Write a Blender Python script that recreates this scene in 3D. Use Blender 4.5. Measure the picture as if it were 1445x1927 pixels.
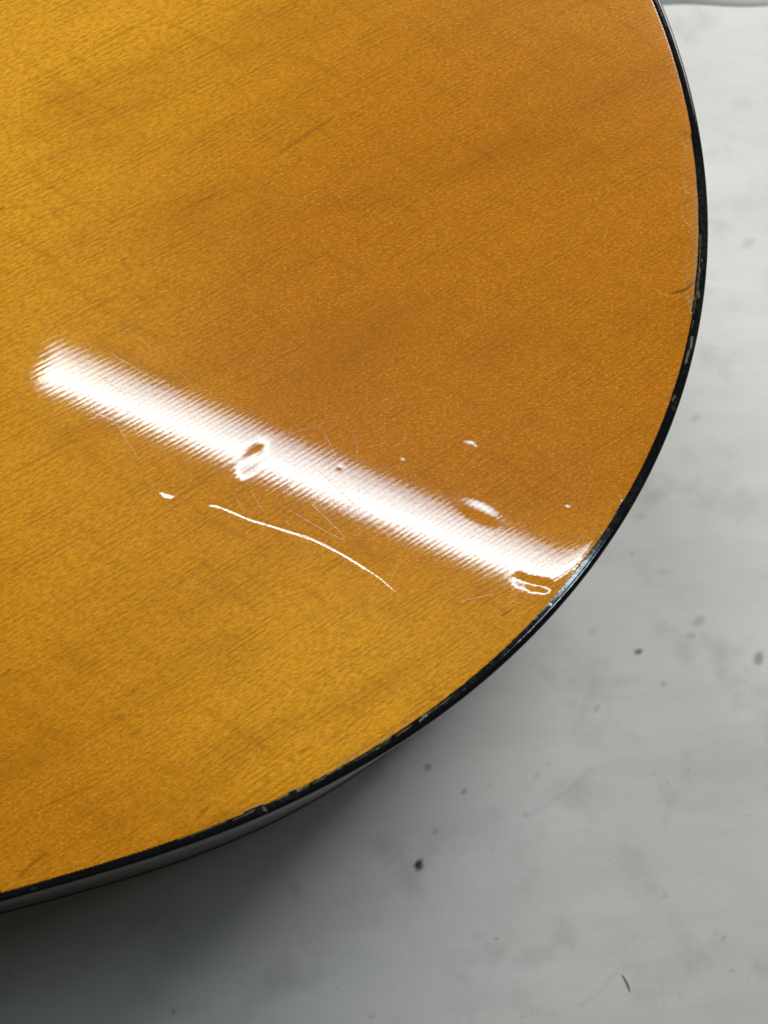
import bpy, math, random
import numpy as np
from mathutils import Matrix, Vector

for o in list(bpy.data.objects):
    bpy.data.objects.remove(o, do_unlink=True)
scene = bpy.context.scene
COL = scene.collection
random.seed(7)
RNG = np.random.default_rng(11)

# ------------------------------------------------------------------ camera
PW, PH = 1445.0, 1927.0           # photograph size, used to read off positions on the real surfaces
F = 2600.0                        # focal length in photo pixels (2x phone lens)
NADIR = (335.0, 1695.0)           # where straight-down points in the photo
DEPTH = 0.100                     # depth of the guitar body
CAM_H = 0.290                     # camera above the soundboard
_d = np.array([NADIR[0] - PW / 2, -(NADIR[1] - PH / 2), -F])
_Z = -_d / np.linalg.norm(_d)
_Y = np.array([0, 0, -1.0]); _Y = _Y - (_Y @ _Z) * _Z; _Y /= np.linalg.norm(_Y)
_X = np.cross(_Y, _Z)
B = np.array([_X, _Y, _Z])        # camera space -> world space
CAM = np.array([0, 0, DEPTH + CAM_H])

def unproject(px, z):
    """photo pixels -> world xy on the horizontal level z (metres)"""
    px = np.atleast_2d(np.array(px, float))
    d = np.stack([px[:, 0] - PW / 2, -(px[:, 1] - PH / 2), -F * np.ones(len(px))], 1) @ B.T
    t = (z - CAM[2]) / d[:, 2]
    return CAM[:2] + d[:, :2] * np.atleast_1d(t)[:, None]

cam_data = bpy.data.cameras.new("camera")
cam = bpy.data.objects.new("camera", cam_data); COL.objects.link(cam)
m = Matrix.Identity(4)
for i in range(3):
    for j in range(3):
        m[i][j] = B[i, j]
    m[i][3] = CAM[i]
cam.matrix_world = m
cam_data.sensor_fit = 'VERTICAL'
cam_data.sensor_height = 24.0
cam_data.lens = F / PH * 24.0
cam_data.clip_start = 0.01
cam_data.clip_end = 30.0
cam_data.dof.use_dof = True
cam_data.dof.focus_distance = 0.312
cam_data.dof.aperture_fstop = cam_data.lens / 2.4
scene.camera = cam
scene.render.resolution_x, scene.render.resolution_y = 767, 1024

# ------------------------------------------------------------------ light
world = bpy.data.worlds.new("World"); scene.world = world
world.use_nodes = True
bg = world.node_tree.nodes["Background"]
bg.inputs[0].default_value = (1.0, 0.90, 0.76, 1)
bg.inputs[1].default_value = 0.034

LAMP_H = 1.60                     # ceiling tube above the soundboard
LAMP_LEN = 1.08
BOUT = np.array([-0.120, 0.142])   # centre of the domed lower bout
R_DOME = 7.0
def lamp_at(px):
    """where the ray mirrored in the domed top at this spot meets the ceiling"""
    p = unproject([px], DEPTH)[0]
    n = np.r_[(p - BOUT) / R_DOME, 1.0]; n /= np.linalg.norm(n)
    d = np.r_[p, DEPTH] - CAM; d /= np.linalg.norm(d)
    d = d - 2 * (d @ n) * n
    return p + d[:2] * (LAMP_H / d[2])
_a = lamp_at((86, 688)); _b = lamp_at((1000, 1063))
_dir = (_b - _a) / np.linalg.norm(_b - _a)
_c = _a + _dir * LAMP_LEN / 2
_perp = np.array([-_dir[1], _dir[0]])
def tube(name, off, width, power, color):
    ld = bpy.data.lights.new(name, 'AREA'); ld.shape = 'RECTANGLE'
    ld.size = LAMP_LEN; ld.size_y = width; ld.energy = power; ld.color = color
    lo = bpy.data.objects.new(name, ld); COL.objects.link(lo)
    c = _c + _perp * off
    lo.location = (c[0], c[1], DEPTH + LAMP_H)
    lo.rotation_euler = (0, 0, math.atan2(_dir[1], _dir[0]))
    return lo
# tube, its reflector and the dimmer rims of the housing, as one strip of light
for lo_, hi_, rad_, col_ in [(-0.0375, -0.0280, 9.0, (0.68, 0.88, 1.0)), (-0.0280, -0.0010, 27.0, (0.80, 0.93, 1.0)), (-0.0010, 0.0200, 19.0, (0.66, 0.88, 1.0)), (0.0200, 0.0370, 10.5, (0.60, 0.85, 1.0))]:
    tube("ceiling_tube_light", (lo_ + hi_) / 2, hi_ - lo_, rad_ * math.pi * LAMP_LEN * (hi_ - lo_), col_)
# next room fixture, away to the upper left, then an added fill light
def far_light(name, loc, sx, sy, power):
    ld = bpy.data.lights.new(name, 'AREA'); ld.shape = 'RECTANGLE'; ld.size = sx; ld.size_y = sy
    ld.energy = power; ld.color = (1.0, 0.985, 0.945)
    lo = bpy.data.objects.new(name, ld); COL.objects.link(lo); lo.location = loc
    v = Vector((0.0, 0.15, 0.05)) - Vector(loc)
    lo.rotation_euler = v.to_track_quat('-Z', 'Y').to_euler()
far_light("room_fill_light", (-2.45, 2.0, 1.62), 1.5, 0.9, 80.0)
far_light("room_fill_light", (0.0, 3.5, 1.9), 2.4, 1.2, 126.0)  # added unseen light, only for diffuse fill without a second streak

vs = scene.view_settings
vs.view_transform = 'Standard'; vs.look = 'None'; vs.exposure = 0.0; vs.gamma = 1.0
vs.use_curve_mapping = False
scene.render.engine = 'CYCLES'

# ------------------------------------------------------------------ node helpers
class NT:
    def __init__(s, name):
        s.mat = bpy.data.materials.new(name); s.mat.use_nodes = True
        s.t = s.mat.node_tree; s.t.nodes.clear()
        s.out = s.n('ShaderNodeOutputMaterial')
    def n(s, kind, **kw):
        nd = s.t.nodes.new(kind)
        for k, v in kw.items():
            setattr(nd, k, v)
        return nd
    def link(s, a, b): s.t.links.new(a, b)
    def setin(s, nd, idx, v):
        if hasattr(v, 'is_linked') or hasattr(v, 'links'):
            s.link(v, nd.inputs[idx])
        else:
            nd.inputs[idx].default_value = v
    def math(s, op, a, b=0.0, c=None, clamp=False):
        nd = s.n('ShaderNodeMath', operation=op); nd.use_clamp = clamp
        s.setin(nd, 0, a); s.setin(nd, 1, b)
        if c is not None: s.setin(nd, 2, c)
        return nd.outputs[0]
    def mapping(s, vec, scale=(1, 1, 1), rot=0.0, loc=(0, 0, 0)):
        nd = s.n('ShaderNodeMapping')
        s.link(vec, nd.inputs[0])
        nd.inputs[1].default_value = loc; nd.inputs[2].default_value = (0, 0, rot); nd.inputs[3].default_value = scale
        return nd.outputs[0]
    def rmap(s, vec, scale, rot, loc=(0, 0, 0)):
        """turn first, then stretch"""
        return s.mapping(s.mapping(vec, (1, 1, 1), rot), scale, 0.0, loc)
    def noise(s, vec, scale=1.0, detail=2.0, rough=0.5, dist=0.0):
        nd = s.n('ShaderNodeTexNoise'); s.link(vec, nd.inputs['Vector'])
        nd.inputs['Scale'].default_value = scale; nd.inputs['Detail'].default_value = detail
        nd.inputs['Roughness'].default_value = rough; nd.inputs['Distortion'].default_value = dist
        return nd.outputs['Fac']
    def smooth(s, x, lo, hi, a=0.0, b=1.0):
        nd = s.n('ShaderNodeMapRange', interpolation_type='SMOOTHSTEP')
        s.setin(nd, 0, x)
        nd.inputs[1].default_value = lo; nd.inputs[2].default_value = hi
        nd.inputs[3].default_value = a; nd.inputs[4].default_value = b
        return nd.outputs[0]
    def mix(s, fac, a, b, mode='MIX'):
        nd = s.n('ShaderNodeMix', data_type='RGBA', blend_type=mode)
        s.setin(nd, 0, fac); s.setin(nd, 6, a); s.setin(nd, 7, b)
        return nd.outputs[2]
    def attr(s, name):
        nd = s.n('ShaderNodeAttribute', attribute_name=name)
        return nd.outputs['Fac']
    def bump(s, h, dist, strength=1.0, normal=None):
        nd = s.n('ShaderNodeBump'); nd.inputs['Strength'].default_value = strength
        nd.inputs['Distance'].default_value = dist
        s.link(h, nd.inputs['Height'])
        if normal is not None: s.link(normal, nd.inputs['Normal'])
        return nd.outputs[0]
    def bsdf(s, **kw):
        nd = s.n('ShaderNodeBsdfPrincipled')
        for k, v in kw.items(): s.setin(nd, k, v)
        s.link(nd.outputs[0], s.out.inputs[0])
        return nd

# ------------------------------------------------------------------ guitar frame and outline
C0 = BOUT                                 # centre of the lower bout (world)
AX = math.radians(62.0)                   # direction of the grain / body axis, towards the tail
EA = np.array([math.cos(AX), math.sin(AX)])
EB = np.array([math.sin(AX), -math.cos(AX)])
def to_st(xy):
    q = np.atleast_2d(xy) - C0
    return np.stack([q @ EA, q @ EB], 1)
def to_xy(st):
    st = np.atleast_2d(st)
    return C0 + st[:, :1] * EA + st[:, 1:] * EB
def dome(st):
    return (0.172 ** 2 - (st ** 2).sum(1)) / (2 * R_DOME)
def px_st(px):
    """photo pixel -> guitar coordinates on the domed top"""
    xy = unproject(px, DEPTH)
    for _ in range(3):
        xy = unproject(px, DEPTH + np.clip(dome(to_st(xy)), -.004, .004))
    return to_st(xy)
PX = 1.0 / 8450.0                         # metres on the top for one photo pixel (mid frame)

OUT_PX = [(1243.3,0),(1254,22.1),(1267.8,55.4),(1282.4,99.7),(1297.7,150),(1305,177.7),(1311.9,209.5),(1318.5,249.7),(1333,380),(1333.7,428),(1333,480),(1320.2,600),(1314.7,627.7),(1307,662),(1298,699.7),(1283,750),(1273.4,777.7),(1258.8,813.7),(1244.3,849.7),(1230.3,880),(1213.4,913.2),(1195.4,945),(1175.3,979.7),(1140,1035.2),(1119.6,1061.5),(1098.8,1087),(1073.2,1119.7),(1030,1169.4),(1006,1194.3),(978.4,1222),(948.7,1249.7),(880,1307.7),(842.3,1336.7),(811,1360.3),(784,1379),(730,1414.3),(699,1433),(664.6,1453),(637,1468.3),(580,1497.8),(549.2,1512.3),(514.6,1528.2),(480,1542.7),(430,1564.3),(392,1577.4),(357.7,1590.6),(330,1601.3),(280,1618.8),(242.3,1630.5),(207.7,1641),(180,1648.5),(100,1671.9),(62.3,1683),(27.7,1692),(0,1699)]
IN_PX = [(1222.8,0),(1234.6,27.7),(1247.8,58.8),(1261.6,99.7),(1278.3,150),(1284.9,179.8),(1293.9,214.4),(1300.8,249.7),(1312.2,380),(1313.3,428),(1313,479.7),(1298.4,600),(1291.8,627.7),(1284.2,662),(1274.9,699.7),(1258.8,750),(1247,781),(1233.2,815.7),(1219.4,849.7),(1205,880),(1188.4,912.5),(1173.2,938.8),(1146.9,979.7),(1120.6,1020),(1099.5,1047.7),(1074.6,1080),(1043.5,1119),(1015,1150),(988.8,1177.7),(957.7,1208.8),(930,1234.4),(876.9,1281.4),(842.3,1307.7),(811,1331),(780,1352.7),(727,1386),(685.4,1407.4),(650.8,1431),(630,1443.4),(580,1472.8),(549,1489.4),(514.6,1504),(480,1520.6),(430,1538.7),(392.3,1554),(357.7,1567.8),(330,1578),(280,1593),(242,1607),(207.7,1618.8),(180,1627),(100,1647.7),(62.3,1659.4),(27.7,1670.5),(0,1678.8)]
def polar(st):
    return np.arctan2(np.abs(st[:, 1]), st[:, 0]), np.hypot(st[:, 0], st[:, 1])
def evenfit(px, order):
    ph, r = polar(px_st(px))
    A = np.stack([ph ** (2 * k) for k in range(order)], 1)
    return np.linalg.lstsq(A, r, rcond=None)[0], ph, r
CO, ph_o, r_o = evenfit(OUT_PX, 6)
CI, ph_i, r_i = evenfit(IN_PX, 6)
def rpoly(c, ph): return sum(c[k] * ph ** (2 * k) for k in range(len(c)))
PHMAX = max(ph_o.max(), ph_i.max())
print("outline fit residual mm", np.abs(rpoly(CO, ph_o) - r_o).max() * 1000, np.abs(rpoly(CI, ph_i) - r_i).max() * 1000, "phi", math.degrees(ph_o.min()), math.degrees(PHMAX), 'r0', CO[0])
bw = np.interp(np.linspace(ph_o.min(), PHMAX, 9), np.sort(ph_o), (rpoly(CO, ph_o) - rpoly(CI, ph_o))[np.argsort(ph_o)])
print("binding width mm", (bw * 1000).round(2))

def catmull(pts, n):
    pts = np.array(pts); out = []
    P = np.vstack([2 * pts[0] - pts[1], pts, 2 * pts[-1] - pts[-2]])
    for i in range(1, len(P) - 2):
        for k in range(n):
            t = k / n
            out.append(0.5 * ((2 * P[i]) + (-P[i-1] + P[i+1]) * t + (2*P[i-1] - 5*P[i] + 4*P[i+1] - P[i+2]) * t*t + (-P[i-1] + 3*P[i] - 3*P[i+1] + P[i+2]) * t**3))
    out.append(P[-2]); return np.array(out)

def half_outline():
    """right half of the body outline, tail -> neck block, in guitar coordinates"""
    ph = np.linspace(0, PHMAX, 2600)
    r = rpoly(CO, ph)
    a = np.stack([r * np.cos(ph), r * np.sin(ph)], 1)
    p0, d = a[-1], (a[-1] - a[-40]); d /= np.linalg.norm(d)
    ctrl = [p0 - d * 0.02, p0, p0 + d * 0.025, (-0.190, 0.122), (-0.235, 0.117), (-0.290, 0.128), (-0.340, 0.139), (-0.385, 0.134), (-0.425, 0.103), (-0.447, 0.052), (-0.452, 0.0)]
    tail = catmull(ctrl, 60)[61:]
    return np.vstack([a, tail])
HALF = half_outline()
# even spacing: fine on the visible flank, coarse on the other one
def resample(p, step):
    L = np.r_[0, np.cumsum(np.hypot(*np.diff(p, axis=0).T))]
    n = max(8, int(L[-1] / step))
    q = np.linspace(0, L[-1], n)
    return np.stack([np.interp(q, L, p[:, 0]), np.interp(q, L, p[:, 1])], 1)
RIGHT = resample(HALF, 0.0003)
LEFT = resample(HALF, 0.004)[1:-1][::-1] * np.array([1, -1])
LOOP = np.vstack([RIGHT, LEFT])
NR = len(RIGHT)
def normals2d(p):
    t = np.roll(p, -1, 0) - np.roll(p, 1, 0)
    n = np.stack([-t[:, 1], t[:, 0]], 1)
    n /= np.linalg.norm(n, axis=1)[:, None]
    if ((n * (p - p.mean(0))).sum(1)).mean() < 0: n = -n
    return n
LN = normals2d(LOOP)
for _ in range(6):
    LN = (np.roll(LN, 1, 0) + LN + np.roll(LN, -1, 0)); LN /= np.linalg.norm(LN, axis=1)[:, None]

# ------------------------------------------------------------------ mesh helpers
def mesh_obj(name, verts, faces, mat, parent=None, smooth=True, attrs=None):
    me = bpy.data.meshes.new(name)
    verts = np.asarray(verts, np.float32)
    if isinstance(faces, np.ndarray):
        nf, k = faces.shape
        me.vertices.add(len(verts)); me.vertices.foreach_set('co', verts.ravel())
        me.loops.add(nf * k); me.loops.foreach_set('vertex_index', faces.astype(np.int32).ravel())
        me.polygons.add(nf)
        me.polygons.foreach_set('loop_start', np.arange(0, nf * k, k, dtype=np.int32))
        me.update(calc_edges=True)
    else:
        me.from_pydata([tuple(map(float, v)) for v in verts], [], faces)
    me.validate()
    if smooth:
        me.polygons.foreach_set('use_smooth', np.ones(len(me.polygons), bool))
    for k, v in (attrs or {}).items():
        at = me.attributes.new(k, 'FLOAT', 'POINT'); at.data.foreach_set('value', np.asarray(v, np.float32))
    me.materials.append(mat)
    ob = bpy.data.objects.new(name, me); COL.objects.link(ob)
    if parent: ob.parent = parent
    return ob
def grid_faces(nu, nv, mask=None, wrap_u=False):
    i = np.arange(nu if wrap_u else nu - 1); j = np.arange(nv - 1)
    I, J = np.meshgrid(i, j, indexing='ij')
    I2 = (I + 1) % nu
    f = np.stack([I * nv + J, I2 * nv + J, I2 * nv + J + 1, I * nv + J + 1], -1).reshape(-1, 4)
    return f
def smoothstep(a, b, x):
    t = np.clip((x - a) / (b - a), 0, 1); return t * t * (3 - 2 * t)
def vnoise(x, seed=0):
    """1-D value noise"""
    r = np.random.default_rng(seed).random(4096)
    i = np.floor(x).astype(int); t = x - i; t = t * t * (3 - 2 * t)
    return r[i % 4096] * (1 - t) + r[(i + 1) % 4096] * t
def vnoise2(x, y, seed=0):
    r = np.random.default_rng(seed).random((256, 256))
    i = np.floor(x).astype(int); j = np.floor(y).astype(int)
    u = x - i; v = y - j; u = u*u*(3-2*u); v = v*v*(3-2*v)
    g = lambda a, b: r[a % 256, b % 256]
    return (g(i, j)*(1-u)+g(i+1, j)*u)*(1-v) + (g(i, j+1)*(1-u)+g(i+1, j+1)*u)*v
def polydist(p, line):
    """distance to polyline, parameter 0..1 along it, signed side"""
    line = np.asarray(line); best = np.full(len(p), 1e9); par = np.zeros(len(p)); side = np.zeros(len(p))
    L = np.r_[0, np.cumsum(np.hypot(*np.diff(line, axis=0).T))]
    for k in range(len(line) - 1):
        a, b = line[k], line[k + 1]; ab = b - a; l2 = ab @ ab
        t = np.clip(((p - a) @ ab) / l2, 0, 1)
        q = p - a - t[:, None] * ab
        d = np.hypot(q[:, 0], q[:, 1])
        s = ab[0] * q[:, 1] - ab[1] * q[:, 0]
        m_ = d < best
        best[m_] = d[m_]; par[m_] = ((L[k] + t * math.sqrt(l2)) / L[-1])[m_]; side[m_] = np.sign(s)[m_]
    return best, par, side

# ------------------------------------------------------------------ materials
def wood_material():
    w = NT("lacquered_spruce")
    tc = w.n('ShaderNodeTexCoord'); co = tc.outputs['Object']     # object space = guitar axes, metres
    # grain lines run along x (axis)
    warp = w.noise(w.mapping(co, (6, 25, 1)), 1.0, 2.0)
    sep = w.n('ShaderNodeSeparateXYZ'); w.link(co, sep.inputs[0])
    tcoord = w.math('ADD', sep.outputs[1], w.math('MULTIPLY', warp, 0.010))
    phase = w.math('MULTIPLY', tcoord, 2 * math.pi / 0.00112)
    jit = w.math('MULTIPLY', w.noise(w.mapping(co, (9, 420, 1)), 1.0, 2.0), 8.0)
    wave = w.math('MULTIPLY_ADD', w.math('SINE', w.math('ADD', phase, jit)), 0.5, 0.5)
    fibre = w.noise(w.mapping(co, (120, 1700, 1)), 1.0, 3.0, 0.6)
    # colour
    wood_tone = w.math('ADD', w.attr('wood_tone'), w.math('MULTIPLY_ADD', w.noise(w.mapping(co, (9, 16, 1)), 1.0, 3.0), 0.5, -0.25))
    base = w.mix(w.smooth(wood_tone, 0.0, 1.0), (0.97, 0.455, 0.018, 1), (0.62, 0.212, 0.0035, 1))
    mott = w.noise(w.mapping(co, (620, 2000, 1)), 1.0, 4.0, 0.68, 0.3)
    speck = w.noise(w.rmap(co, (1300, 2300, 1), 0.6), 1.0, 2.0, 0.6)
    base = w.mix(w.smooth(mott, 0.34, 0.68, 0.0, 0.56), base, (0.34, 0.108, 0.002, 1))
    base = w.mix(w.smooth(speck, 0.50, 0.70, 0.0, 0.50), base, (0.88, 0.43, 0.060, 1))
    blot = w.noise(w.rmap(co, (11, 42, 1), 0.10), 1.0, 4.0, 0.6)
    base = w.mix(w.smooth(blot, 0.48, 0.76, 0.0, 0.40), base, (0.36, 0.120, 0.003, 1))
    claw = w.noise(w.rmap(co, (260, 45, 1), -0.45), 1.0, 3.0, 0.6)
    base = w.mix(w.smooth(claw, 0.52, 0.75, 0.0, 0.24), base, (0.33, 0.105, 0.003, 1))
    gl = w.math('MULTIPLY', w.smooth(wave, 0.40, 1.0), w.smooth(w.noise(w.mapping(co, (60, 260, 1)), 1.0, 3.0), 0.36, 0.70))
    base = w.mix(w.math('MULTIPLY', gl, 0.33), base, (0.27, 0.085, 0.005, 1))
    fl = w.math('MULTIPLY', w.smooth(w.noise(w.mapping(co, (110, 2300, 1)), 1.0, 1.0), 0.70, 0.80), w.smooth(w.noise(w.mapping(co, (40, 50, 1)), 1.0, 1.0), 0.45, 0.62))
    base = w.mix(w.math('MULTIPLY', fl, 0.42), base, (0.17, 0.052, 0.004, 1))
    base = w.mix(w.attr('stain'), base, (0.12, 0.040, 0.006, 1))
    bare_glint = w.attr('bare_glint')
    base = w.mix(bare_glint, base, w.mix(w.math('MULTIPLY', wave, 0.6), (0.52, 0.285, 0.095, 1), (0.27, 0.13, 0.05, 1)))
    # lacquer relief
    h = w.math('MULTIPLY_ADD', fibre, 0.25, w.math('MULTIPLY', wave, w.smooth(w.noise(w.mapping(co, (12, 60, 1)), 1.0, 2.0), 0.2, 0.8, 0.45, 1.0)))
    n1 = w.bump(h, 0.0000017)
    orange = w.noise(co, 650.0, 2.0)
    n2 = w.bump(orange, 0.0000022, 1.0, n1)
    # hairline scratches: contour lines of stretched noise, several directions
    sc = None
    for k, (rot, sx, sy, wd) in enumerate([(0.3, 14, 160, .004), (1.25, 16, 150, .004), (2.1, 14, 170, .0035), (2.75, 18, 140, .004), (1.7, 22, 190, .004)]):
        nz = w.noise(w.rmap(co, (sx, sy, 1), rot, (k * 3.1, k * 1.7, 0)), 1.0, 0.0)
        line = w.smooth(w.math('ABSOLUTE', w.math('SUBTRACT', nz, 0.5 + 0.03 * (k - 2))), 0.0, wd, 1.0, 0.0)
        gate = w.smooth(w.noise(w.mapping(co, (60, 60, 1), loc=(k * 7.3, 2, k)), 1.0, 1.0), 0.53, 0.68)
        line = w.math('MULTIPLY', line, gate)
        sc = line if sc is None else w.math('MAXIMUM', sc, line)
    n3 = w.bump(sc, 0.0000010, 1.0, n2)
    nb = w.bump(w.math('ADD', w.math('MULTIPLY', mott, 0.7), speck), 0.00005)
    gloss = w.math('SUBTRACT', 1.0, w.math('MULTIPLY', bare_glint, 0.85))
    nd = w.bsdf(**{'Base Color': base, 'Roughness': 0.28, 'IOR': 1.45, 'Normal': nb, 'Specular IOR Level': 0.11,
                   'Coat Weight': gloss, 'Coat Roughness': w.math('MULTIPLY_ADD', sc, 0.10, 0.035), 'Coat IOR': 1.5, 'Coat Normal': n3})
    return w.mat

def binding_material():
    w = NT("black_binding")
    tc = w.n('ShaderNodeTexCoord'); co = tc.outputs['Object']
    nz = w.noise(co, 900.0, 4.0, 0.65)
    wear = w.attr('wear')
    base = w.mix(w.smooth(nz, 0.55, 0.85), (0.0055, 0.006, 0.007, 1), (0.016, 0.017, 0.019, 1))
    scuff = w.attr('scuff')
    base = w.mix(w.math('MULTIPLY', scuff, w.smooth(nz, 0.35, 0.65)), base, (0.030, 0.031, 0.033, 1))
    base = w.mix(wear, base, w.mix(w.smooth(nz, .4, .7), (0.10, 0.092, 0.055, 1), (0.21, 0.19, 0.12, 1)))
    hh = w.math('ADD', w.noise(co, 1500.0, 3.0, 0.6), w.math('MULTIPLY', w.noise(co, 380.0, 2.0), 1.2))
    n1 = w.bump(hh, 0.0000045)
    w.bsdf(**{'Base Color': base, 'Roughness': w.math('ADD', w.smooth(nz, 0.3, 0.8, 0.05, 0.12), w.math('MULTIPLY', wear, 0.4)), 'IOR': 1.5, 'Specular IOR Level': 0.5, 'Normal': n1})
    return w.mat

def side_material():
    w = NT("dark_mahogany_side")
    tc = w.n('ShaderNodeTexCoord'); co = tc.outputs['Object']
    nz = w.noise(w.mapping(co, (40, 40, 600)), 1.0, 4.0, 0.6)
    base = w.mix(nz, (0.020, 0.0065, 0.0035, 1), (0.055, 0.018, 0.009, 1))
    w.bsdf(**{'Base Color': base, 'Roughness': 0.30, 'Coat Weight': 0.55, 'Coat Roughness': 0.16})
    return w.mat

def cloth_material(tint=1.0, name="white_cotton_cloth"):
    w = NT(name)
    tc = w.n('ShaderNodeTexCoord'); co = tc.outputs['Object']
    rot = -0.55
    a = w.noise(w.rmap(co, (14, 60, 1), rot), 1.0, 4.0, 0.6)
    b = w.noise(co, 42.0, 5.0, 0.62)
    base = w.mix(w.smooth(a, 0.35, 0.70), (0.80, 0.80, 0.772, 1), (0.725, 0.727, 0.697, 1))
    base = w.mix(w.smooth(b, 0.50, 0.72, 0.0, 0.75), base, (0.60, 0.60, 0.565, 1))
    thr = w.noise(w.rmap(co, (180, 2600, 1), rot), 1.0, 2.0)
    thr2 = w.noise(w.rmap(co, (2600, 180, 1), rot), 1.0, 2.0)
    wv = w.math('ADD', thr, thr2)
    base = w.mix(w.smooth(wv, 0.85, 1.25, 0.0, 0.09), base, (0.62, 0.63, 0.62, 1))
    sp = w.noise(co, 330.0, 2.0)
    base = w.mix(w.smooth(sp, 0.74, 0.80, 0.0, 0.5), base, (0.42, 0.42, 0.40, 1))
    base = w.mix(w.attr('dirt'), base, (0.28, 0.285, 0.27, 1))
    base = w.mix(w.attr('rust'), base, (0.55, 0.44, 0.28, 1))
    base = w.mix(w.attr('ink'), base, (0.020, 0.020, 0.050, 1))
    n1 = w.bump(wv, 0.00004)
    w.bsdf(**{'Base Color': base, 'Roughness': 0.85, 'Normal': n1, 'Specular IOR Level': 0.2, 'Sheen Weight': 0.08})
    return w.mat

M_WOOD, M_BIND, M_SIDE, M_CLOTH = wood_material(), binding_material(), side_material(), cloth_material()

# ------------------------------------------------------------------ the cloth the guitar lies on
def nonuniform(lo, f0, f1, hi, fine, coarse):
    return np.unique(np.r_[np.arange(lo, f0, coarse), np.arange(f0, f1, fine), np.arange(f1, hi + coarse / 2, coarse)])
def cloth_z(xy):
    c, s = math.cos(0.58), math.sin(0.58)
    u = xy[:, 0] * c + xy[:, 1] * s; v = -xy[:, 0] * s + xy[:, 1] * c
    z = 0.0010 * (vnoise2(u * 9 + 3, v * 34 + 9, 3) - 0.5) + 0.0016 * (vnoise2(u * 6 + 50, v * 12 + 70, 4) - 0.5)
    return z - 0.0012
xs = nonuniform(-0.60, -0.075, 0.215, 0.60, 0.0008, 0.02)
ys = nonuniform(-0.50, -0.060, 0.385, 0.62, 0.0008, 0.02)
GX, GY = np.meshgrid(xs, ys, indexing='ij')
cxy = np.stack([GX.ravel(), GY.ravel()], 1)
cz = cloth_z(cxy)
dirt = np.zeros(len(cxy)); rust = np.zeros(len(cxy)); ink = np.zeros(len(cxy))
def blot(arr, px, rx, ry, ang, amt, soft=0.5):
    """stain on the cloth, size in photo pixels"""
    p = unproject([px], 0.0)[0]; k = 1.0 / 6300.0
    q = cxy - p; sel = np.where((np.abs(q) < 3 * max(rx, ry) * k).all(1))[0]
    # image x / y directions on the cloth
    ex = unproject([(px[0] + 10, px[1])], 0.0)[0] - p; ex /= 10
    ey = unproject([(px[0], px[1] + 10)], 0.0)[0] - p; ey /= 10
    M = np.linalg.inv(np.stack([ex, ey], 1)); im = q[sel] @ M.T
    ca, sa = math.cos(ang), math.sin(ang)
    u = (im[:, 0] * ca + im[:, 1] * sa) / rx; v = (-im[:, 0] * sa + im[:, 1] * ca) / ry
    rr = np.hypot(u, v) * (0.85 + 0.4 * vnoise2(im[:, 0] * .12 + px[0], im[:, 1] * .12 + px[1], 8))
    arr[sel] = np.maximum(arr[sel], amt * (1 - smoothstep(1 - soft, 1 + soft, rr)))
blot(ink, (789, 1628), 8, 12, 0.25, 0.95, 0.35)
blot(dirt, (1203, 1225), 8, 5, -0.2, 1.0); blot(ink, (1203, 1225), 6, 3.5, -0.2, 0.35)
blot(dirt, (1430, 1238), 9, 12, 0.3, 0.75)
blot(dirt, (1318, 1167), 14, 9, -0.6, 0.35); blot(dirt, (1303, 1195), 9, 6, 0, 0.3)
blot(dirt, (806, 1443), 6, 7, 0, 0.8); blot(dirt, (874, 1489), 5, 6, .5, .7); blot(dirt, (820, 1565), 5, 6, .5, .55); blot(dirt, (922, 1479), 3.5, 3, .5, .5)
blot(dirt, (990, 1533), 5, 5, 0, .35); blot(dirt, (1249, 1286), 5, 6, 0, .4); blot(dirt, (1116, 1187), 5, 4, 0, .3)
blot(dirt, (934, 1766), 3.5, 3.5, 0, .6); blot(dirt, (1361, 1766), 3.5, 3.5, 0, .5); blot(dirt, (1378, 1829), 5, 3, 0, .5); blot(dirt, (1252, 1686), 3, 3, 0, .4)
blot(dirt, (1146, 1617), 3, 3, 0, .4); blot(dirt, (985, 1915), 3, 3, 0, .3); blot(dirt, (1125, 1332), 5, 8, .6, .4); blot(dirt, (1310, 785), 10, 7, -.5, .25)
blot(dirt, (1408, 455), 16, 8, -.5, .25); blot(dirt, (1190, 1041), 5, 5, 0, .3); blot(dirt, (1250, 1075), 9, 6, 0, .2); blot(dirt, (1010, 1800), 40, 22, -.3, .13)
blot(rust, (1234, 932), 18, 12, -0.3, 0.45, 0.8); blot(rust, (1206, 970), 9, 6, 0, 0.30, 0.8); blot(rust, (1010, 1460), 6, 9, .4, .25, .8); blot(rust, (700, 1915), 5, 5, 0, .4)
RS = random.Random(5)
for _ in range(26):
    p = (RS.uniform(350, 1445), RS.uniform(30, 1927))
    r = RS.choice([1.6, 2.2, 2.2, 3.0, 4.5])
    blot(dirt, p, r * RS.uniform(.8, 1.6), r, RS.uniform(0, 3), RS.uniform(.10, .28))
# a pulled thread line in the cloth
for a_, b_ in [((1000, 1533), (1115, 1447)), ((1093, 1893), (1160, 1830))]:
    dd, _, _ = polydist(cxy, unproject([a_, ((a_[0]+b_[0])/2 + 4, (a_[1]+b_[1])/2 + 5), b_], 0.0))
    dirt = np.maximum(dirt, 0.12 * (1 - smoothstep(0.0001, 0.0009, dd)))
cloth = mesh_obj("tabletop_cloth", np.c_[cxy, cz], grid_faces(len(xs), len(ys)), M_CLOTH, attrs={'dirt': dirt, 'rust': rust, 'ink': ink})
cloth["kind"] = "structure"

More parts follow.
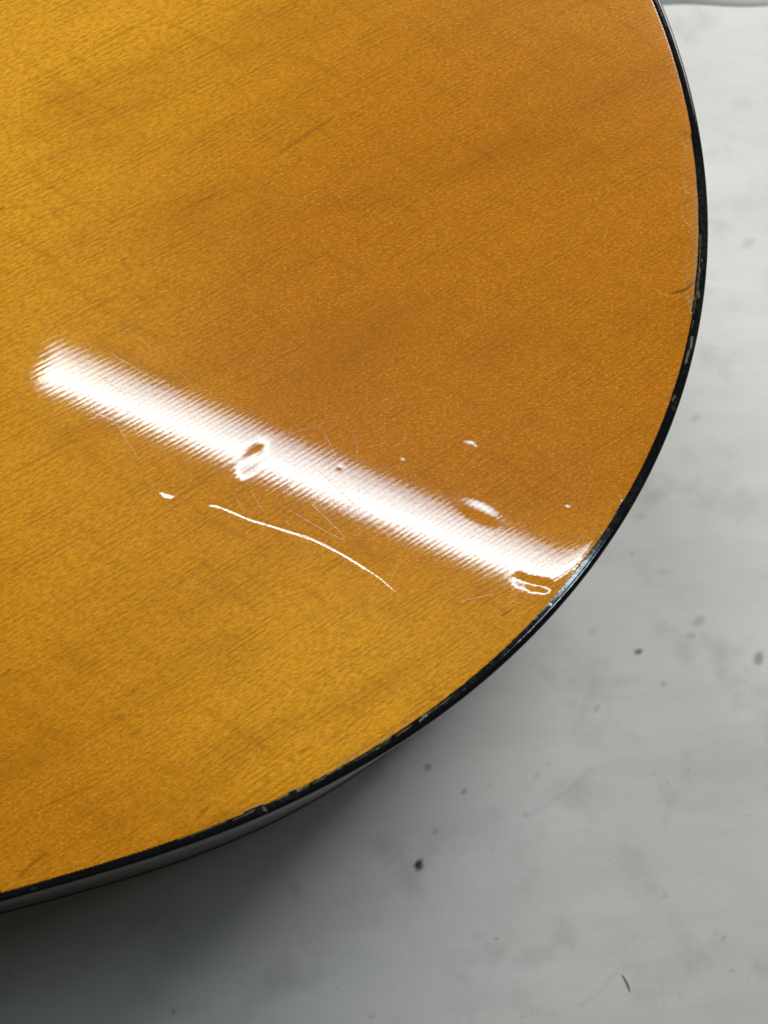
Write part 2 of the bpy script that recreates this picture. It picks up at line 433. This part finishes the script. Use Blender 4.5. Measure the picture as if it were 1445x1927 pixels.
# ------------------------------------------------------------------ folded edge of a second cloth lying across the table
e0 = unproject([(1262, 12)], 0.0)[0]; e1 = unproject([(1445, 13)], 0.0)[0]
ed = (e1 - e0) / np.linalg.norm(e1 - e0); en = np.array([-ed[1], ed[0]])
if en @ (unproject([(1350, -60)], 0.0)[0] - e0) < 0: en = -en
us = np.r_[np.arange(-0.40, -0.06, 0.02), np.arange(-0.06, 0.12, 0.002), np.arange(0.12, 0.45, 0.02)]
prof = [(-0.0010, -0.0020), (0.0, -0.0014), (0.0010, -0.0009), (0.0020, -0.0004), (0.0030, 0.0), (0.0042, 0.0003), (0.006, 0.0005), (0.010, 0.0006), (0.020, 0.0006), (0.040, 0.0006), (0.070, 0.0006), (0.110, 0.0006), (0.180, 0.0006)]
vb = []
for u in us:
    dz = 0.0005 * math.sin(u * 150 + 0.9) + 0.0003 * math.sin(u * 61)
    for k, (v, z) in enumerate(prof):
        lift = 1.0 + 0.25 * math.sin(u * 70 + 2.0) if 1 < k < 9 else 1.0
        p = e0 + ed * u + en * (v + dz)
        vb.append((p[0], p[1], z * lift))
back = mesh_obj("folded_cloth", vb, grid_faces(len(us), len(prof)), M_CLOTH, attrs={k: np.zeros(len(vb)) for k in ('dirt', 'rust', 'ink')})
sm = back.modifiers.new("round", 'SUBSURF'); sm.levels = 2; sm.render_levels = 2
so = back.modifiers.new("thick", 'SOLIDIFY'); so.thickness = 0.0008
back["label"] = "white folded cloth edge lying across the table beyond the guitar"
back["category"] = "cloth"

# ------------------------------------------------------------------ the guitar
guitar = bpy.data.objects.new("acoustic_guitar", None); COL.objects.link(guitar)
guitar.empty_display_size = 0.05
guitar.location = (C0[0], C0[1], 0.0)
# local x = axis towards the tail, local y = across; (EA, EB) is left-handed with +z, so y runs the other way
guitar.rotation_euler = (0, 0, AX)
guitar["label"] = "amber lacquered acoustic guitar body with black edge binding lying on white cloth"
guitar["category"] = "guitar"
def L(st, z):
    """guitar coordinates -> local coordinates of the guitar empty"""
    return np.c_[st[:, 0], -st[:, 1], z]

# soundboard: fine real relief where the photo looks
BW = 0.0031
ss = nonuniform(-0.46, -0.118, 0.172, 0.19, 0.00030, 0.006)
ts = nonuniform(-0.20, -0.040, 0.185, 0.19, 0.00030, 0.006)
S, T = np.meshgrid(ss, ts, indexing='ij')
st = np.stack([S.ravel(), T.ravel()], 1)
ph, rr = polar(st)
# inside test + distance to the edge
rin = np.where(ph <= PHMAX, rpoly(CI, np.minimum(ph, PHMAX)), 0.0)
lph, lr = polar(HALF); order = np.argsort(lph)
rin = np.where(ph <= PHMAX, rin, np.interp(ph, lph[order], lr[order]) - BW)
edge = rin - rr                                   # >0 inside the wood, distance to the binding
z = dome(st)
ec = np.clip(edge, -0.002, 1)
z -= 0.085 * 0.0015 * np.exp(-np.clip(ec, 0, 1) / 0.0015) + 0.004 * np.clip(0.02 - np.clip(ec, 0, 1), 0, None) ** 2 / 0.04
z -= 0.0006 * smoothstep(0.0003, 0.0011, -edge)
bare_glint = np.zeros(len(st)); stain = np.zeros(len(st))

def local(px):
    c = px_st([px])[0]
    ex = (px_st([(px[0] + 10, px[1])])[0] - c) / 10; ey = (px_st([(px[0], px[1] + 10)])[0] - c) / 10
    return c, np.linalg.inv(np.stack([ex, ey], 1))
def near(px, rad):
    c, M = local(px)
    sel = np.where((np.abs(st - c) < rad * PX * 1.6).all(1))[0]
    im = (st[sel] - c) @ M.T
    return sel, im
def dent(px, rx, ry, ang, depth, power=2.0, rim=0.0):
    """pressed-in dent; radii in photo pixels, depth in metres"""
    sel, im = near(px, 3.2 * max(rx, ry))
    ca, sa = math.cos(ang), math.sin(ang)
    u = (im[:, 0] * ca + im[:, 1] * sa) / rx; v = (-im[:, 0] * sa + im[:, 1] * ca) / ry
    r = np.hypot(u, v)
    z[sel] += -depth * np.exp(-r ** power) + rim * depth * np.exp(-((r - 1.5) / 0.35) ** 2)
D2R = math.pi / 180
dent((475, 864), 32, 16, -52 * D2R, 0.000056, 2.8)
dent((318, 924), 18, 12, 10 * D2R, 0.000046, 3.2)
dent((879, 850), 22, 20, 0, 0.000062, 4.5)
dent((755, 868), 7, 6, 0, 0.000018, 2.0)
dent((903, 963), 33, 13, 25 * D2R, 0.000028, 2.4)
dent((980, 1092), 13, 10, 20 * D2R, 0.00003, 2.4)
dent((1004, 1100), 13, 10, 10 * D2R, 0.00006, 2.8)
dent((1024, 1103), 13, 10, 10 * D2R, 0.00006, 2.8)
dent((1066, 957), 9, 6, 5 * D2R, 0.000032, 2.0)
dent((1040, 925), 26, 16, 0, 0.000008, 4.0)
dent((1160, 940), 13, 11, 40 * D2R, 0.00004, 3.0)
dent((22, 605), 12, 5, -25 * D2R, 0.000016, 2.0)
dent((1220, 832), 8, 4, -40 * D2R, 0.00005)
dent((1185, 325), 13, 9, -20 * D2R, 0.00006, 4.0)
dent((1240, 209), 4, 4, 0, 0.00004)
dent((386, 1522), 16, 13, 0, 0.00004, 4.0)
dent((640, 880), 5, 4, 0, 0.00001)
dent((966, 1146), 8, 4, -45 * D2R, 0.000012)
dent((500, 990), 3, 3, 0, 0.00001)

def curve_px(pts, n=14): return px_st(catmull(pts, n))
# long curved groove pressed into the lacquer
G = curve_px([(386, 953), (392, 950), (404, 949), (432, 959), (470, 975), (500, 984), (545, 998), (590, 1013), (640, 1038), (680, 1062), (715, 1085), (735, 1102), (749, 1113)])
sel = np.where((st[:, 0] > G[:, 0].min() - .004) & (st[:, 0] < G[:, 0].max() + .004) & (st[:, 1] > G[:, 1].min() - .004) & (st[:, 1] < G[:, 1].max() + .004))[0]
dd, par, side = polydist(st[sel], G)
amp = 0.000023 * smoothstep(0, 0.03, par) * (1 - 0.15 * smoothstep(0.7, 1.0, par)) * (0.80 + 0.34 * vnoise(par * 34, 4))
z[sel] -= amp * np.exp(-(dd / 0.00041) ** 2)

# lacquer flaked off along the right-hand edge: flake outline with a painted highlight, raw wood beside the binding
FL = curve_px([(1287, 238), (1282, 262), (1290, 285), (1289, 322), (1284, 333), (1288, 352), (1289, 361), (1297, 365), (1291, 372), (1284, 388), (1283, 402), (1286, 414), (1297, 424), (1303, 436), (1303, 468), (1293, 480), (1291, 500), (1292, 520), (1288, 540), (1284, 546)], 6)
sel = np.where((st[:, 0] > FL[:, 0].min() - .010) & (st[:, 0] < FL[:, 0].max() + .010) & (np.abs(edge) < 0.02) & (st[:, 1] > 0))[0]
dd, par, side = polydist(st[sel], FL)
# side of the flake line facing the binding
ref = side[np.argmin(np.abs(edge[sel] - 0.0005) + 10 * np.abs(par - .5))]
sd = dd * np.where(side == ref, 1, -1)
gate = smoothstep(0.0, 0.06, par) * (1 - smoothstep(0.97, 1.0, par))
z[sel] += gate * (-0.00007 * smoothstep(-0.00022, 0.00022, sd) + 0.00003 * np.exp(-(sd / 0.00035) ** 2))
nb = vnoise2(st[sel][:, 0] * 900, st[sel][:, 1] * 900, 6)
bz = smoothstep(0.30, 0.42, par) * (1 - smoothstep(0.93, 1.0, par))
eb = 1 - smoothstep(0.0002, 0.0019, edge[sel])
bare_glint[sel] = np.maximum(bare_glint[sel], gate * smoothstep(0.0001, 0.0010, sd) * (0.10 + (0.15 + 0.55 * bz) * eb) * (0.55 + 0.6 * nb))
bare_glint[sel] = np.maximum(bare_glint[sel], gate * 0.5 * np.exp(-(sd / 0.00028) ** 2))  # pale line painted on the flake edge in place of a ridge highlight
# crack running in from that flake
CR = curve_px([(1232, 541), (1240, 545), (1248, 551), (1258, 554), (1275, 549), (1290, 545), (1304, 533), (1312, 526)], 8)
sel = np.where((st[:, 0] > CR[:, 0].min() - .004) & (st[:, 0] < CR[:, 0].max() + .004) & (st[:, 1] > CR[:, 1].min() - .004) & (st[:, 1] < CR[:, 1].max() + .004))[0]
dd, par, side = polydist(st[sel], CR)
z[sel] += -0.00006 * np.exp(-(dd / 0.0004) ** 2)
stain[sel] = np.maximum(stain[sel], 0.75 * smoothstep(0.25, 0.5, par) * (1 - smoothstep(0.0001, 0.0006, dd)))
# small pale chips of lacquer next to the binding
for pa, pb, w_ in [((1293, 552), (1302, 582), 6), ((1304, 566), (1299, 585), 5), ((775, 1346), (778, 1345), 2.5)]:
    ln = px_st([pa, pb]); c = ln.mean(0)
    sel = np.where((np.abs(st - c) < 0.006).all(1))[0]
    dd, par, side = polydist(st[sel], ln)
    nz_ = 0.6 + 0.8 * vnoise2(st[sel][:, 0] * 1500, st[sel][:, 1] * 1500, 9)
    k_ = 1 - smoothstep(0.4, 1.0, dd * nz_ / (w_ * PX))
    bare_glint[sel] = np.maximum(bare_glint[sel], 0.9 * k_); z[sel] -= 0.00005 * k_
# ragged lacquer along the binding, low on the rim
for pts_, w_, sd_, am_ in [([(604, 1456), (650, 1430), (686, 1407), (730, 1383), (776, 1352)], 5.0, 3, 0.75), ([(430, 1537), (500, 1509), (560, 1482), (600, 1459)], 2.6, 5, 0.55), ([(1288, 650), (1262, 740), (1225, 835)], 2.0, 6, 0.35), ([(1170, 943), (1130, 1005)], 2.5, 7, 0.5)]:
    ln = curve_px(pts_, 10)
    sel = np.where((st[:, 0] > ln[:, 0].min() - .003) & (st[:, 0] < ln[:, 0].max() + .003) & (st[:, 1] > ln[:, 1].min() - .003) & (st[:, 1] < ln[:, 1].max() + .003))[0]
    dd, par, side = polydist(st[sel], ln)
    al = par * 1000 * np.hypot(*(ln[-1] - ln[0]))
    wv_ = w_ * PX * (0.1 + 1.5 * vnoise(al * 0.35, sd_) * vnoise(al * 1.3, sd_ + 1))
    k_ = 1 - smoothstep(0.6, 1.1, dd / wv_)
    bare_glint[sel] = np.maximum(bare_glint[sel], am_ * k_ * (0.6 + 0.4 * vnoise(al * 2.5, sd_ + 2))); z[sel] -= 0.00003 * k_
# dark marks in the wood
for pts, wd, am in [([(28, 1658), (48, 1640), (70, 1618), (100, 1598)], 5, 0.40), ([(366, 1545), (378, 1532), (390, 1520), (398, 1505)], 3, 0.35), ([(88, 357), (104, 349)], 2.0, .6), ([(227, 492), (240, 484)], 2.0, .7), ([(0, 395), (10, 389)], 3, .6), ([(170, 585), (235, 550)], 3.5, .35), ([(312, 1116), (400, 1050)], 2.2, .35), ([(232, 1315), (268, 1289)], 2.5, .5), ([(240, 1390), (275, 1366)], 2.5, .3), ([(560, 1420), (592, 1402)], 2.5, .5), ([(62, 1525), (200, 1468)], 3, .3), ([(500, 305), (640, 212)], 6, .3), ([(330, 400), (420, 360)], 4, .3), ([(0, 1275), (26, 1257)], 2.5, .5), ([(940, 1160), (966, 1146)], 2.5, .6)]:
    ln = curve_px(pts, 8) if len(pts) > 2 else px_st(pts)
    sel = np.where((st[:, 0] > ln[:, 0].min() - .004) & (st[:, 0] < ln[:, 0].max() + .004) & (st[:, 1] > ln[:, 1].min() - .004) & (st[:, 1] < ln[:, 1].max() + .004))[0]
    dd, par, side = polydist(st[sel], ln)
    k_ = (1 - smoothstep(0.3, 1.0, dd / (wd * PX))) * smoothstep(0, .2, par) * (1 - smoothstep(.75, 1, par))
    stain[sel] = np.maximum(stain[sel], am * k_)

bc = px_st([(1130, 420)])[0]
wood_tone = np.exp(-(np.hypot(st[:, 0] - bc[0], st[:, 1] - bc[1]) / 0.085) ** 2) * 0.55 + 0.42
cn = px_st([(-150, 60)])[0]
wood_tone -= np.exp(-(np.hypot((st[:, 0] - cn[0]) * 0.8, st[:, 1] - cn[1]) / 0.060) ** 2) * 0.50  # yellower tone towards the upper left corner
bc = px_st([(780, 640)])[0]
wood_tone += np.exp(-(np.hypot(st[:, 0] - bc[0], (st[:, 1] - bc[1]) * 1.2) / 0.050) ** 2) * 0.55
for p_, r_, a_ in [((60, 1560), 0.035, 0.35), ((640, 1270), 0.032, -0.30)]:
    bc = px_st([p_])[0]
    wood_tone += a_ * np.exp(-(np.hypot(st[:, 0] - bc[0], st[:, 1] - bc[1]) / r_) ** 2)
gf = grid_faces(len(ss), len(ts))
keep = (edge > -0.0014)
fk = keep[gf].all(1)
gf = gf[fk][:, ::-1]
used = np.zeros(len(st), bool); used[gf.ravel()] = True
remap = np.cumsum(used) - 1
def zrim(p): return dome(p)
sb = mesh_obj("soundboard", L(st[used], DEPTH + z[used]), remap[gf][:, ::-1], M_WOOD, guitar, attrs={'bare_glint': np.clip(bare_glint[used], 0, 1), 'stain': stain[used], 'wood_tone': wood_tone[used]})
# height of the top's edge, followed by the binding
ZE = 0.085 * 0.0015 + 0.004 * 0.02 ** 2 / 0.04

# binding: a black strip round the rim, rounded outside, with a seam, scuffs and chipped places
lph_, lr_ = polar(LOOP)
def bind_w(p):
    a, r = polar(p)
    w = np.where(a <= PHMAX, rpoly(CO, np.minimum(a, PHMAX)) - rpoly(CI, np.minimum(a, PHMAX)), BW)
    return np.clip(w, 0.0022, 0.0036)
WB = bind_w(LOOP)
for _ in range(200): WB[1:-1] = (WB[:-2] + WB[1:-1] * 2 + WB[2:]) / 4
arc = np.r_[0, np.cumsum(np.hypot(*np.diff(LOOP, axis=0).T))]
irr = (vnoise(arc * 260, 21) - 0.5) * 0.00014 + (vnoise(arc * 900, 22) - 0.5) * 0.00008
prof = [(-1.0, -0.0012), (-1.0, 0.0), (-0.97, 0.000045), (-0.90, 0.000045), (-0.80, 0.000040), (-0.70, 0.000030), (-0.60, 0.000018), (-0.545, 0.000010), (-0.525, -0.000005), (-0.51, -0.000005), (-0.49, 0.0), (-0.42, -0.000012), (-0.34, -0.000030), (-0.26, -0.00007), (-0.19, -0.00014), (-0.13, -0.00024), (-0.075, -0.00039), (-0.03, -0.00060), (-0.006, -0.00084), (0.0, -0.0012), (0.0, -0.0030), (0.0, -0.0052), (-0.12, -0.0056)]
NP = len(prof)
PO = np.array([p[0] for p in prof]); PZ = np.array([p[1] for p in prof])
off = PO[None, :] * WB[:, None]
inn = smoothstep(-0.75, -1.0, PO)[None, :] if False else np.where(PO < -0.85, 1.0, 0.0)[None, :]
off = off + inn * irr[:, None]
zz = (dome(LOOP) - ZE)[:, None] + PZ[None, :]
wear = np.zeros((len(LOOP), NP)); scuff = np.zeros((len(LOOP), NP))
bxy = LOOP[:, None, :] + LN[:, None, :] * off[..., None]
def bind_mark(arr, pts, rad, amt, dz=0.0, seed=1):
    ln = px_st(pts) if len(pts) > 1 else None
    P2 = bxy.reshape(-1, 2); c = ln.mean(0)
    sel = np.where((np.abs(P2 - c) < 0.012 + np.abs(ln - c).max()).all(1))[0]
    dd, par, side = polydist(P2[sel], ln)
    nz_ = 0.55 + 0.9 * vnoise2(P2[sel][:, 0] * 1400 + seed, P2[sel][:, 1] * 1400, seed)
    k_ = (1 - smoothstep(0.5, 1.0, dd * nz_ / (rad * PX)))
    topmask = np.tile((PZ > -0.0008).astype(float), len(LOOP))[sel]
    a = arr.reshape(-1); a[sel] = np.maximum(a[sel], amt * k_ * topmask)
    zf = zz.reshape(-1); zf[sel] -= dz * k_ * topmask
C_ = 0.00005
for pts, r_, am in [([(1301, 634), (1300, 655)], 3.5, .9), ([(1296, 660), (1290, 682)], 3.5, .8), ([(1317, 505), (1318, 512)], 2.0, .8), ([(1314, 550), (1315, 558)], 4.5, .6), ([(1321, 488), (1321, 490)], 1.5, .9), ([(1265, 752), (1270, 745)], 3, .7), ([(1305, 603), (1302, 615)], 2.0, .4),
                 ([(796, 1348), (803, 1343)], 4, .9), ([(790, 1356), (796, 1350)], 3.5, .75), ([(745, 1386), (775, 1365)], 2.2, .6), ([(668, 1431), (735, 1394)], 1.8, .35), ([(520, 1505), (545, 1492)], 3.0, .8), ([(562, 1486), (580, 1476)], 4, .7), ([(496, 1518), (502, 1526)], 3.0, .6), ([(440, 1543), (480, 1524)], 2.0, .5), ([(335, 1579), (390, 1559)], 1.6, .35), ([(1318, 440), (1316, 500), (1312, 545), (1304, 590)], 2.6, .45), ([(735, 1388), (680, 1418), (590, 1474)], 2.6, .5), ([(425, 1546), (360, 1572)], 2.2, .4), ([(850, 1310), (800, 1346)], 2.2, .4), ([(1290, 640), (1270, 712)], 2.0, .35)]:
    bind_mark(wear, pts, r_ * 0.8, am, C_, seed=int(pts[0][0]))
for pts, r_, am in [([(1312, 300), (1324, 420), (1322, 500)], 9, .55), ([(1318, 520), (1316, 600), (1290, 700)], 8, .35), ([(1272, 752), (1268, 768)], 6, .9), ([(1242, 838), (1240, 841)], 4, .9), ([(1209, 905), (1185, 950)], 8, .5), ([(1253, 54), (1256, 62)], 2.5, 1.0), ([(1000, 1175), (840, 1318)], 8, .5), ([(700, 1412), (620, 1456)], 4, .6), ([(575, 1482), (490, 1524)], 7, .55), ([(60, 1664), (95, 1655)], 2.5, .7), ([(30, 1674), (60, 1666)], 2, .4), ([(62, 1672), (68, 1671)], 3, .7), ([(1100, 1062), (1040, 1135)], 7, .3), ([(240, 1612), (300, 1594)], 1.4, .5)]:
    bind_mark(scuff, pts, r_, am, 0.00001, seed=int(pts[0][1]))
# chipped, wavy stretch low on the rim
a_, _ = polar(LOOP)
pc = px_st([(535, 1505)])[0]; wz = np.exp(-((np.hypot(*(LOOP - pc).T)) / 0.010) ** 2)
zz += (wz * (vnoise(arc * 420, 30) - 0.5) * 0.00016)[:, None] * (PZ > -0.0008)[None, :]
V = np.c_[bxy.reshape(-1, 2)[:, 0], -bxy.reshape(-1, 2)[:, 1], DEPTH + zz.reshape(-1)]
binding = mesh_obj("binding", V, grid_faces(len(LOOP), NP, wrap_u=True), M_BIND, guitar, attrs={'wear': wear.ravel(), 'scuff': scuff.ravel()})
binding["label"] = "worn black plastic binding with scuffs and pale chips"

# side, back binding and back
CO_LOOP = np.vstack([resample(HALF, 0.002), resample(HALF, 0.002)[1:-1][::-1] * np.array([1, -1])])
CN = normals2d(CO_LOOP)
for _ in range(3):
    CN = (np.roll(CN, 1, 0) + CN + np.roll(CN, -1, 0)); CN /= np.linalg.norm(CN, axis=1)[:, None]
def ring(profile, name, mat):
    po = np.array(profile); n = len(po)
    xy = CO_LOOP[:, None, :] + CN[:, None, :] * po[None, :, :1]
    top = dome(CO_LOOP) - ZE + DEPTH
    zz_ = np.where(po[None, :, 1] > 0.05, top[:, None] + (po[None, :, 1] - DEPTH), po[None, :, 1])
    v = np.c_[xy.reshape(-1, 2)[:, 0], -xy.reshape(-1, 2)[:, 1], zz_.ravel()]
    return mesh_obj(name, v, grid_faces(len(CO_LOOP), n, wrap_u=True), mat, guitar)
ring([(-0.0006, DEPTH - 0.0052), (-0.0003, DEPTH - 0.0056), (-0.0003, 0.07), (-0.0003, 0.03), (-0.0003, 0.0022)], "side", M_SIDE)
ring([(-0.0010, 0.0022), (-0.0001, 0.0021), (0.0, 0.0018), (-0.0001, 0.0012), (-0.0006, 0.0004), (-0.0020, 0.0)], "back_binding", M_BIND)
me = bpy.data.meshes.new("back")
bp = CO_LOOP - CN * 0.0018
me.from_pydata([(p[0], -p[1], 0.0004) for p in bp], [], [list(range(len(bp)))])
me.materials.append(M_SIDE)
bk = bpy.data.objects.new("back", me); COL.objects.link(bk); bk.parent = guitar

# ------------------------------------------------------------------ short dark hair on the cloth
def strand(name, px, rad, mat, label, cat):
    pts = unproject(catmull(px, 6), 0.0)
    n = len(pts); k = 6; vv = []
    zc = cloth_z(pts)
    for i, p in enumerate(pts):
        t = pts[min(i + 1, n - 1)] - pts[max(i - 1, 0)]; t /= np.linalg.norm(t); nn = np.array([-t[1], t[0]])
        r = rad * (0.25 + 0.75 * math.sin(math.pi * (i + 0.4) / (n - 0.2)))
        for j in range(k):
            a = 2 * math.pi * j / k
            q_ = p + nn * r * math.cos(a)
            vv.append((q_[0], q_[1], zc[i] + r * 0.6 + r * 0.6 * math.sin(a)))
    f = [[i * k + j, i * k + (j + 1) % k, (i + 1) * k + (j + 1) % k, (i + 1) * k + j] for i in range(n - 1) for j in range(k)]
    f += [list(range(k))[::-1], [(n - 1) * k + j for j in range(k)]]
    ob = mesh_obj(name, np.array(vv), f, mat)
    ob["label"] = label; ob["category"] = cat
    return ob
w = NT("dark_fibre"); w.bsdf(**{'Base Color': (0.45, 0.45, 0.43, 1), 'Roughness': 0.6})
strand("lint_fibre", [(1171, 1833), (1178, 1842), (1184, 1855), (1187, 1868)], 0.00030, w.mat, "short curved dark lint fibre lying on the cloth near the bottom right", "lint")
